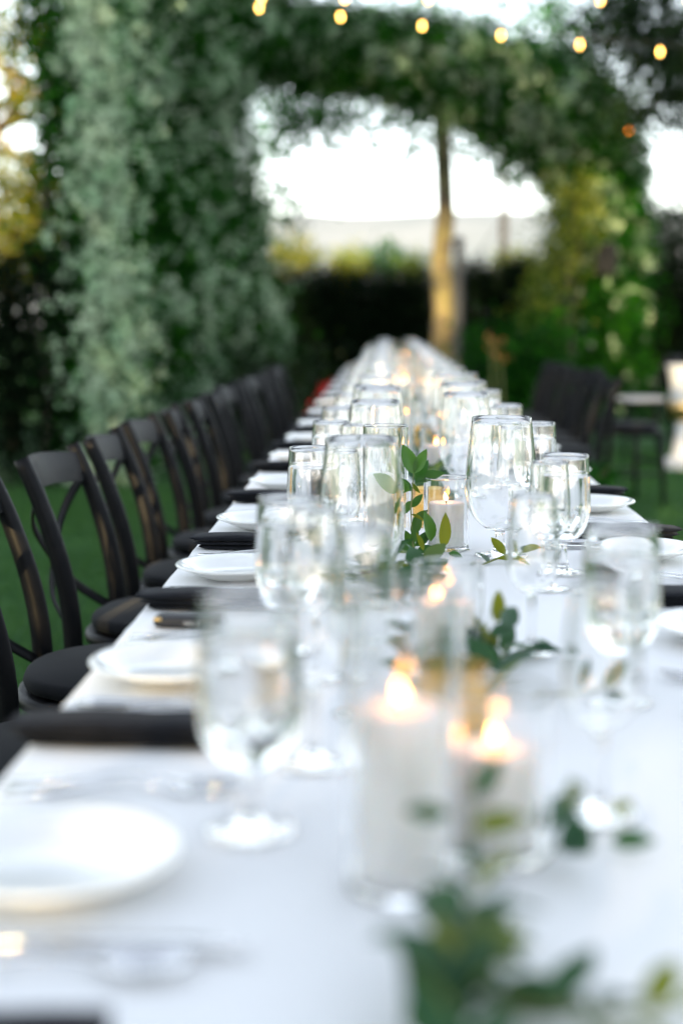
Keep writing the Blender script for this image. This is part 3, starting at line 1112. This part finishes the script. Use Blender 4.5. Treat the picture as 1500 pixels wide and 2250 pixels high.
TALLV, SHORTV = Kind(lambda: build_vase("glass_cylinder", .203)), Kind(lambda: build_vase("glass_cylinder", .120))
TALLC, SHORTC, DARKC = Kind(lambda: build_candle(.118, .029, True)), Kind(lambda: build_candle(.072, .029, True)), Kind(lambda: build_candle(.118, .029, False))
cand = [('tall', .011, .95, 1), ('short', .078, 1.01, 1), ('short', .066, 1.525, 1), ('tall', -.002, 2.36, 0), ('short', .098, 2.34, 1), ('short', .116, 3.39, 1), ('tall', .035, 3.75, 1), ('tall', .205, 4.75, 1), ('short', .08, 4.5, 1),
        ('tall', .155, 5.45, 1), ('tall', .07, 5.80, 1), ('short', .15, 6.5, 1), ('tall', .05, 6.9, 1), ('short', .12, 7.4, 1), ('tall', .166, 8.0, 1), ('tall', .02, 8.6, 1), ('short', .1, 9.2, 1), ('tall', .12, 9.8, 1), ('short', .05, 10.4, 1), ('tall', .17, 10.9, 1), ('tall', .05, 11.1, 0)]
tn = sn = 0
for kind, x, y, lit in cand:
    rz = random.uniform(0, 6) if y > 3 else math.pi * .9
    y = tab(y)
    if y > 1.2 or True:
        if kind == 'tall':
            o = ORD[tn]; tn += 1
            TALLV.place((x, y, TZ + .0012), 0, "tall clear glass cylinder vase, %s of the tall ones from the near end" % o, "tall candle vases")
            (TALLC if lit else DARKC).place((x, y, TZ + .0080), rz, "%s ivory pillar candle in the %s tall vase" % ("burning" if lit else "unlit", o), "pillar candles")
        else:
            o = ORD[sn]; sn += 1
            SHORTV.place((x, y, TZ + .0012), 0, "short clear glass cylinder vase, %s of the short ones from the near end" % o, "short candle vases")
            SHORTC.place((x, y, TZ + .0080), rz, "burning short ivory candle in the %s short vase" % o, "pillar candles")


def build_votive():
    mb = MB()
    mb.lathe([(0, .0005), (.024, .0003), (.027, .003), (.031, .07), (.0295, .071), (.0255, .006), (0, .005)], 32)
    return link("amber_votive", mb.mesh("amber_votive", M['amber'], angle=60), category="votive")


VOT = Kind(build_votive)
for k, (x, y, lab) in enumerate(((.075, 2.60, "amber glass votive behind the short candle in focus"), (.062, 1.28, "amber glass votive behind the two nearest candles"), (.10, 4.1, "amber glass votive half way down the runner"), (.06, 6.2, "small amber votive far down the table"))):
    VOT.place((x, tab(y), TZ + .0012), 0, lab, "amber votives")


# ------------------------------------------------------------------ greenery runner
def leaf_mesh(name, material, curl=.15, width=.36):
    mb = MB()
    v, f = [], []
    n = 7
    for i in range(n):
        u = i / (n - 1)
        hw = width * .5 * (math.sin(math.pi * min(1, u ** .85)) ** .8 if 0 < u < 1 else .02)
        z = -curl * u * u
        v += [(u, -hw, z + hw * .35), (u, 0, z), (u, hw, z + hw * .35)]
    for i in range(n - 1):
        a = i * 3
        f += [(a, a + 1, a + 4, a + 3), (a + 1, a + 2, a + 5, a + 4)]
    mb.add(v, f)
    return mb.mesh(name, material)


LEAF = [leaf_mesh("leaf", M['ruscus'], .12, .46), leaf_mesh("leaf", M['ruscus'], .30, .50), leaf_mesh("leaf", M['ruscus'], -.08, .42)]
LEAFY = [leaf_mesh("leaf", M['ruscus_y'], .15, .36), leaf_mesh("leaf", M['ruscus_y'], .3, .30)]


LEAFM = [leaf_mesh("leaf", M['ruscus_m'], .10, .44), leaf_mesh("leaf", M['ruscus_m'], .22, .48)]


def leaf_matrix(base, tip, roll, up=None):
    d = tip - base
    L = d.length
    x = d.normalized()
    up = up or (Vector((0, 0, 1)) if abs(x.z) < .9 else Vector((0, -1, 0)))
    y = up.cross(x).normalized()
    z = x.cross(y)
    m = Matrix((x, y, z)).transposed().to_4x4()
    m = m @ Matrix.Rotation(roll, 4, 'X') @ Matrix.Scale(L, 4)
    m.translation = base
    return m


def put_leaf(t, org, base, tip, roll, young=False, up=None, bright=False):
    o = link("leaf", random.choice(LEAFY if young else LEAFM if bright else LEAF), t)
    o.matrix_local = leaf_matrix(base - org, tip - org, roll, up)


def hero_sprig(label, stem, leaves, bright=False):
    """stem: world points; leaves: (base, tip, roll, young) world points"""
    org = Vector(stem[0])
    t = empty("greenery_sprig", label, "greenery", org, group="greenery down the middle of the table")
    mb = MB(); mb.tube([Vector(p) - org for p in stem], [.0013] * (len(stem) - 1) + [.0007], 6)
    link("stem", mb.mesh("stem", M['stem']), t)
    for b, tp, roll, yg in leaves:
        put_leaf(t, org, b, tp, (roll - .8) * 1.1, yg, Vector((0, -1, .35)), bright)


def L2(bx, by, tx, ty, Y, roll=1.1, yg=False, dY=0.0):
    return (at(bx, by, Y), at(tx, ty, Y + dY), roll, yg)


def clamp_tab(p):
    return Vector((p.x, p.y, max(p.z, TZ + .003)))


Yh = 2.285
hero_sprig("upright bright leafy sprig in sharp focus between the two glass cylinders", [over_table(912, 1232, .004), at(906, 1190, Yh), at(902, 1120, Yh), at(908, 1040, Yh)],
           [L2(909, 1042, 887, 976, Yh, .9), L2(911, 1040, 936, 986, Yh, .7), L2(913, 1058, 938, 1010, Yh + .02, .7), L2(901, 1078, 822, 1042, Yh - .01, .5), L2(903, 1080, 872, 1044, Yh + .01, 1.4, dY=.02), L2(912, 1062, 974, 1030, Yh + .03, .3),
            L2(904, 1060, 921, 1086, Yh, 1.2, True), L2(903, 1130, 934, 1140, Yh, .4, True), L2(904, 1175, 926, 1128, Yh + .02, 1.2), L2(904, 1185, 880, 1215, Yh - .02, .6), L2(906, 1195, 914, 1148, Yh, 1.3), L2(903, 1115, 928, 1085, Yh + .03, .8), L2(905, 1150, 940, 1120, Yh + .03, .9), L2(912, 1200, 950, 1165, Yh + .02, .9), L2(908, 1210, 890, 1165, Yh + .02, .8), L2(915, 1212, 955, 1200, Yh - .01, .6), L2(908, 1212, 868, 1208, Yh, .7), L2(905, 1100, 884, 1130, Yh + .02, .9)], True)
hero_sprig("sprig with two large upright leaves in front of the focused short candle", [over_table(925, 1225, .006), over_table(960, 1212, .01), over_table(1030, 1207, .003)],
           [L2(946, 1190, 940, 1122, Yh - .06, 1.35), L2(972, 1205, 982, 1127, Yh - .07, 1.1, True), (over_table(985, 1215, .006), over_table(1014, 1222, .004), .4, False), (over_table(940, 1222, .01), over_table(905, 1228, .006), .3, False), L2(930, 1210, 918, 1170, Yh - .05, 1.0, True)], True)


def lying_sprig(label, pts, nleaf, ln, spread=.9, young=.1, joined=False, lift=.02):
    """a stem lying on the cloth with leaves to either side"""
    pts = [Vector(p) for p in pts]
    org = pts[0]
    t = empty("greenery_sprig", label, "greenery", org, group="greenery down the middle of the table")
    mb = MB(); mb.tube([p - org for p in pts], [.0016] * (len(pts) - 1) + [.0008], 6)
    link("stem", mb.mesh("stem", M['stem']), t)
    jb = MB()
    for i in range(nleaf):
        u = (i + .5) / nleaf * (len(pts) - 1)
        k = min(int(u), len(pts) - 2)
        b = pts[k].lerp(pts[k + 1], u - k)
        d = (pts[k + 1] - pts[k]).normalized()
        s = Vector((d.y, -d.x, 0)) * (1 if i % 2 else -1)
        tip = b + (d * random.uniform(.25, .7) + s * random.uniform(.4, 1) * spread + Vector((0, 0, random.uniform(-.1, .75)))).normalized() * ln * random.uniform(.7, 1.2)
        b, tip = clamp_tab(b), clamp_tab(tip)
        if joined:
            m = leaf_matrix(b - org, tip - org, jit(.8))
            src = random.choice(LEAF)
            jb.add([tuple(q.co) for q in src.vertices], [tuple(q.vertices) for q in src.polygons], m)
        else:
            put_leaf(t, org, b, tip, jit(.9), random.random() < young)
    if joined:
        link("leaves", jb.mesh("leaves", M['ruscus']), t, kind='stuff')


O = over_table
lying_sprig("thick dark bunch of greenery at the very bottom edge of the picture", [O(1020, 2330, .02), O(1000, 2230, .03), O(990, 2140, .04), O(1010, 2040, .04), O(1045, 1950, .04)], 22, .046, young=.03)
lying_sprig("dark green sprig crossing the bottom bunch", [O(920, 2260, .01), O(970, 2180, .025), O(1020, 2110, .03), O(1080, 2070, .02)], 12, .042, young=.03)
lying_sprig("short sprig tucked under the bottom bunch of greenery", [O(940, 2300, .01), O(1010, 2230, .02), O(1090, 2180, .02)], 10, .045, young=.0)
lying_sprig("sprig with broad leaves at the bottom right of the picture", [O(1090, 2230, .015), O(1220, 2210, .02), O(1350, 2230, .02), O(1500, 2215, .02)], 8, .05, young=.25)
h1 = lambda x, y, h: O(x, y, h)
hero_sprig("airy sprig arching in front of the nearest short candle", [O(1050, 1960, .02), O(1040, 1850, .05), O(1035, 1770, .075)],
           [(O(1036, 1752, .085), O(1098, 1662, .105), 1.0, False), (O(985, 1788, .075), O(885, 1776, .08), .5, False), (O(1040, 1818, .065), O(1152, 1792, .075), .6, False), (O(1045, 1900, .04), O(1010, 1850, .06), .9, False)])
hero_sprig("sprig with rounded leaves to the right of the nearest short candle", [O(1180, 1900, .004), O(1240, 1840, .03), O(1260, 1720, .05)],
           [(O(1250, 1880, .02), O(1262, 1780, .06), .9, False), (O(1245, 1870, .01), O(1300, 1795, .05), .7, False), (O(1262, 1770, .05), O(1240, 1705, .08), 1.0, False), (O(1340, 1790, .03), O(1392, 1758, .04), .6, False), (O(1340, 1850, .012), O(1435, 1838, .02), .4, False), (O(1250, 1770, .02), O(1150, 1790, .03), .4, False)])
hero_sprig("two upright leaves standing near the right side's dark napkin", [O(1190, 1530, .004), O(1270, 1520, .02), O(1340, 1508, .02)],
           [(O(1252, 1515, .015), O(1283, 1440, .05), 1.1, False), (O(1325, 1505, .015), O(1402, 1448, .045), .9, False), (O(1330, 1530, .006), O(1400, 1535, .01), .4, False)])
hero_sprig("young yellow-green sprig leaning right of the third candle", [O(1055, 1470, .004), O(1062, 1420, .04), O(1080, 1330, .075)],
           [(O(1088, 1370, .05), O(1100, 1290, .085), 1.0, True), (O(1070, 1400, .04), O(1030, 1350, .07), .8, True), (O(1075, 1395, .045), O(1135, 1375, .05), .5, False), (O(1065, 1430, .02), O(1090, 1380, .05), 1.1, False), (O(1060, 1440, .02), O(1040, 1395, .05), .8, False), (O(1100, 1380, .05), O(1130, 1340, .06), .9, False)])
lying_sprig("flat pair of dark leaves on the cloth right of the third candle", [O(1090, 1445, .006), O(1150, 1432, .01), O(1215, 1428, .008)], 3, .045, young=0)
lying_sprig("sprig lying behind the third candle toward the left glasses", [O(900, 1330, .006), O(840, 1300, .02), O(790, 1275, .02), O(745, 1280, .01)], 16, .055, young=.1)
lying_sprig("dense little bunch of leaves left of the third candle's flame", [O(870, 1330, .01), O(850, 1270, .035), O(835, 1225, .04)], 16, .052, young=.15)
lying_sprig("leaves spread on the cloth in front of the focused sprig", [O(930, 1300, .006), O(925, 1260, .02), O(935, 1225, .02)], 15, .05, young=.15)
lying_sprig("loose trail of leaves between the second and third candles", [O(960, 1600, .01), O(930, 1520, .02), O(900, 1440, .02), O(890, 1370, .02)], 14, .05, young=.1)
lying_sprig("leafy stem resting against the amber votive near the viewer", [O(1040, 1560, .006), O(1090, 1480, .02), O(1110, 1420, .02)], 12, .05, young=.2)
lying_sprig("trailing stem of leaves beneath the large right-hand goblet", [O(1060, 1240, .004), O(1110, 1220, .01), O(1160, 1205, .006)], 5, .045, young=.4)
far_words = ["just beyond the focused candles", "behind the amber votive", "beside the sixth short vase", "before the middle of the table", "at the middle of the table", "past the middle of the table", "near the far candles", "in the far third of the table", "close to the far end", "at the far end", "beyond the unlit far candle"]
for k in range(9):
    y = 2.75 + k * .95
    x = XC + jit(.03)
    lying_sprig("blurred line of greenery on the cloth " + far_words[k], [(x + jit(.03), y, TZ + .012), (x + jit(.04), y + .3, TZ + .03), (x + jit(.05), y + .6, TZ + .02)], 26, .06, joined=True)


# ------------------------------------------------------------------ chairs
def build_chair(white_pad=False):
    """black cross-back chair, its seat toward +x"""
    t = empty("crossback_chair", "", "chair")
    cm = M['chair']
    post = [(-.225, .165, 0), (-.200, .172, .25), (-.190, .178, .46), (-.205, .182, .60), (-.245, .183, .74), (-.288, .182, .845)]
    for s in (-1, 1):
        mb = MB()
        pts = spline(post, 4)
        pts = [(x, y * s, z) for x, y, z in pts]
        n = len(pts)
        mb.tube(pts, [.0165 + .004 * math.sin(math.pi * min(1, i / n * 1.1)) for i in range(n)], 12)
        p = link("back_post", mb.mesh("back_post", cm), t)
        mb = MB()
        mb.lathe([(0, .002), (.004, .0015), (.006, 0)], 10)
        q = link("screw_cap", mb.mesh("screw_cap", M['greypost']), p, (-.252, .182 * s, .80), (0, R(75), 0))
    mb = MB()
    v, f = [], []
    n = 12
    for i in range(n + 1):
        u = i / n
        y = -.172 + .344 * u
        bow = -.035 * math.sin(math.pi * u)
        for k, (dz, tt) in enumerate(((-.040, .007), (-.020, .009), (.010, .009), (.028, .006))):
            z = .800 + dz + .010 * math.sin(math.pi * u)
            x = -.272 + bow - (z - .80) * .3
            v += [(x + tt, y, z), (x - tt, y, z)]
    for i in range(n):
        a, b = i * 8, (i + 1) * 8
        for k in range(3):
            f += [(a + 2 * k, a + 2 * k + 2, b + 2 * k + 2, b + 2 * k), (a + 2 * k + 1, b + 2 * k + 1, b + 2 * k + 3, a + 2 * k + 3)]
        f += [(a, b, b + 1, a + 1), (a + 6, a + 7, b + 7, b + 6)]
    f += [(0, 1, 3, 2), (2, 3, 5, 4), (4, 5, 7, 6)]
    e = n * 8
    f += [(e, e + 2, e + 3, e + 1), (e + 2, e + 4, e + 5, e + 3), (e + 4, e + 6, e + 7, e + 5)]
    mb.add(v, f)
    link("top_rail", mb.mesh("top_rail", cm, angle=50), t)
    for s in (-1, 1):
        mb = MB()
        pts = spline([(-.262, -.165 * s, .775), (-.292 - s * .006, -.09 * s, .70), (-.285 - s * .006, 0, .62), (-.262 - s * .004, .09 * s, .54), (-.200, .150 * s, .475)], 4)
        mb.tube(pts, .0155, 8, flat=.25, up=Vector((1, 0, .25)))
        link("cross_slat", mb.mesh("cross_slat", cm), t)
    mb = MB()
    n = 28
    prof = [(0, 0), (.9, 0), (.985, .006), (1, .016), (.985, .026), (.94, .030), (0, .026)]
    v, f, rings = [], [], []
    for r, z in prof:
        if r == 0:
            rings.append([len(v)]); v.append((0, 0, .44 + z))
        else:
            rings.append(list(range(len(v), len(v) + n)))
            for k in range(n):
                a = 2 * math.pi * k / n
                ex = .205 * math.copysign(abs(math.cos(a)) ** .8, math.cos(a))
                ey = .205 * math.copysign(abs(math.sin(a)) ** .8, math.sin(a)) * (1 + .08 * math.cos(a))
                v.append((ex * r, ey * r, .44 + z))
    for a, b in zip(rings, rings[1:]):
        for k in range(n):
            k2 = (k + 1) % n
            if len(a) == 1:
                f.append((a[0], b[k2], b[k]))
            elif len(b) == 1:
                f.append((a[k], a[k2], b[0]))
            else:
                f.append((a[k], a[k2], b[k2], b[k]))
    mb.add(v, f)
    link("seat", mb.mesh("seat", cm), t)
    mb = MB()
    v2 = []
    for x, y, z in v:
        zz = (z - .44) / .030
        v2.append((x * .93, y * .93, .4705 + zz * .042 * (1 - .25 * ((x * x + y * y) / .04))))
    mb.add(v2, f)
    link("seat_cushion", mb.mesh("seat_cushion", M['pad'] if white_pad else M['cushion']), t)
    for s in (-1, 1):
        mb = MB(); mb.tube([(.165, .150 * s, .445), (.18, .162 * s, .2), (.19, .17 * s, 0)], [.019, .017, .013], 10)
        link("front_leg", mb.mesh("front_leg", cm), t)
        mb = MB(); mb.tube([(-.205, .168 * s, .20), (.18, .162 * s, .20)], .010, 8)
        link("side_stretcher", mb.mesh("side_stretcher", cm), t)
    mb = MB(); mb.tube([(.178, -.160, .26), (.178, .160, .26)], .010, 8)
    link("front_stretcher", mb.mesh("front_stretcher", cm), t)
    return t


CH, CHP = Kind(build_chair), Kind(lambda: build_chair(True))
lch = [(-.470, 2.02), (-.462, 2.53), (-.452, 3.04), (-.440, 3.56), (-.425, 4.08)] + [(-.40 + jit(.012), 4.6 + .52 * k) for k in range(9)]
for i, (x, y) in enumerate(lch):
    CH.place((x + jit(.012), y + jit(.015), 0), jit(.09), "black cross-back chair tucked at the left side, %s from the near end" % ORD[i], "black chairs along the left side of the table")
for i, y in enumerate((7.0, 7.42, 7.85, 8.3, 8.75, 9.2, 9.65)):
    CH.place((.82 + jit(.015), y, 0), math.pi + jit(.04), "black cross-back chair on the right side of the table, %s nearest" % ORD[i], "black chairs along the right side of the table")
CH.place((1.44, 8.7, 0), R(20), "single black chair standing apart behind the right-hand row", "spare black chairs on the lawn")
CHP.place((2.05, 11.6, 0), math.pi + .15, "black chair with a pale seat pad near the right edge", "spare black chairs on the lawn")
CH.place((2.75, 12.3, 0), R(200), "black chair half cut by the right edge behind the pale pedestal", "spare black chairs on the lawn")

# pale pedestal at the right edge
c = at(1500, 1020, 10.85)
ped = empty("pedestal_urn", "pale waisted pedestal with a golden band at the right edge of the picture", "pedestal", (c.x, 10.85, 0))
mb = MB(); mb.lathe([(0, 0), (.165, 0), (.17, .02), (.165, .07), (.10, .09), (.085, .14), (.07, .25), (.062, .36)], 32)
link("pedestal_base", mb.mesh("pedestal_base", M['plinth'], angle=50), ped)
mb = MB(); mb.lathe([(.064, .355), (.09, .37), (.12, .42), (.128, .50), (.120, .51), (.05, .375)], 32, closed=True)
link("gold_band", mb.mesh("gold_band", M['gold'], angle=50), ped)
mb = MB(); mb.lathe([(.06, .375), (.112, .44), (.118, .52), (.115, .62), (.13, .72), (.15, .78), (.145, .785), (.12, .73), (0, .70)], 32)
link("urn", mb.mesh("urn", M['plinth'], angle=50), ped)

# leafy plant between the table and the right-hand chairs
p0 = at(1262, 1000, 6.0)
fp = empty("leafy_plant", "dark leafy plant growing between the table's right edge and the black chairs", "plant", (p0.x, 6.3, 0))
mb = MB()
pts = []
for k in range(22):
    a = random.uniform(0, 6.28)
    tip = Vector((math.cos(a) * random.uniform(.05, .24), math.sin(a) * random.uniform(.1, .55), random.uniform(.25, .55)))
    mid = tip * .5 + Vector((0, 0, .12))
    mb.tube([(0, 0, 0), mid, tip], [.006, .004, .002], 5)
    for u in np.linspace(.4, 1, 12):
        q = mid.lerp(tip, max(0, (u - .5) * 2)) if u > .5 else mid * (u * 2)
        pts.append(q + Vector((jit(.03), jit(.03), jit(.02))))
link("stems", mb.mesh("stems", M['stem']), fp)
link("leaves", raw_mesh("leaves", leaf_quads(np.array([tuple(q) for q in pts for _ in range(2)]), .11, .3, .4), 4, M['jasmine']), fp)


# ------------------------------------------------------------------ string lights
def string(label, pts, Y, dim=(), sag=.05, ext=2):
    w = [at(x, y, Y) for x, y in pts]
    d0, d1 = w[0] - w[1], w[-1] - w[-2]
    full = [w[0] + d0 * k for k in range(ext, 0, -1)] + w + [w[-1] + d1 * k for k in range(1, ext + 1)]
    org = full[0].copy()
    t = empty("string_lights", label, "string lights", org)
    mb = MB()
    line = []
    for a, b in zip(full, full[1:]):
        for k in range(6):
            u = k / 6
            line.append(a.lerp(b, u) - org + Vector((0, 0, .06 - sag * 4 * u * (1 - u) * .3)))
    line.append(full[-1] - org + Vector((0, 0, .06)))
    mb.tube(line, .004, 5)
    link("wire", mb.mesh("wire", M['wire']), t)
    mb = MB(); mb.lathe([(0, -.018), (.006, -.015), (.0095, -.007), (.010, 0), (.0085, .012), (.007, .022), (0, .024)], 14)
    bm = mb.mesh("bulb", M['bulb'])
    bd = mb.mesh("bulb", M['bulb_dim'])
    mb = MB(); mb.lathe([(0, .022), (.011, .022), (.012, .05), (.006, .062), (0, .063)], 10)
    sm = mb.mesh("socket", M['wire'])
    for i, p in enumerate(full):
        b = link("bulb", bd if i in dim else bm, t, p - org)
        link("socket", sm, b)


string("lower string of glowing bulbs crossing in front of the arch", [(748, 38), (927, 58), (1100, 79), (1273, 99), (1449, 115)], 9.5, ext=1)
string("upper string of glowing bulbs along the top edge of the picture", [(757, -2), (940, 0), (1125, 2), (1318, 2)], 9.2, ext=1)
string("string of dimmer orange bulbs hanging under the arch's right shoulder", [(1380, 285), (1570, 330)], 13.6, dim=(0, 1), ext=0)
string("string of dim red-orange bulbs among the upper left leaves", [(-90, 90), (110, 48)], 11.0, dim=(0, 1), ext=0)
print("objects", len(bpy.data.objects), "tris", sum(len(o.data.polygons) for o in S.objects if o.type == 'MESH'))
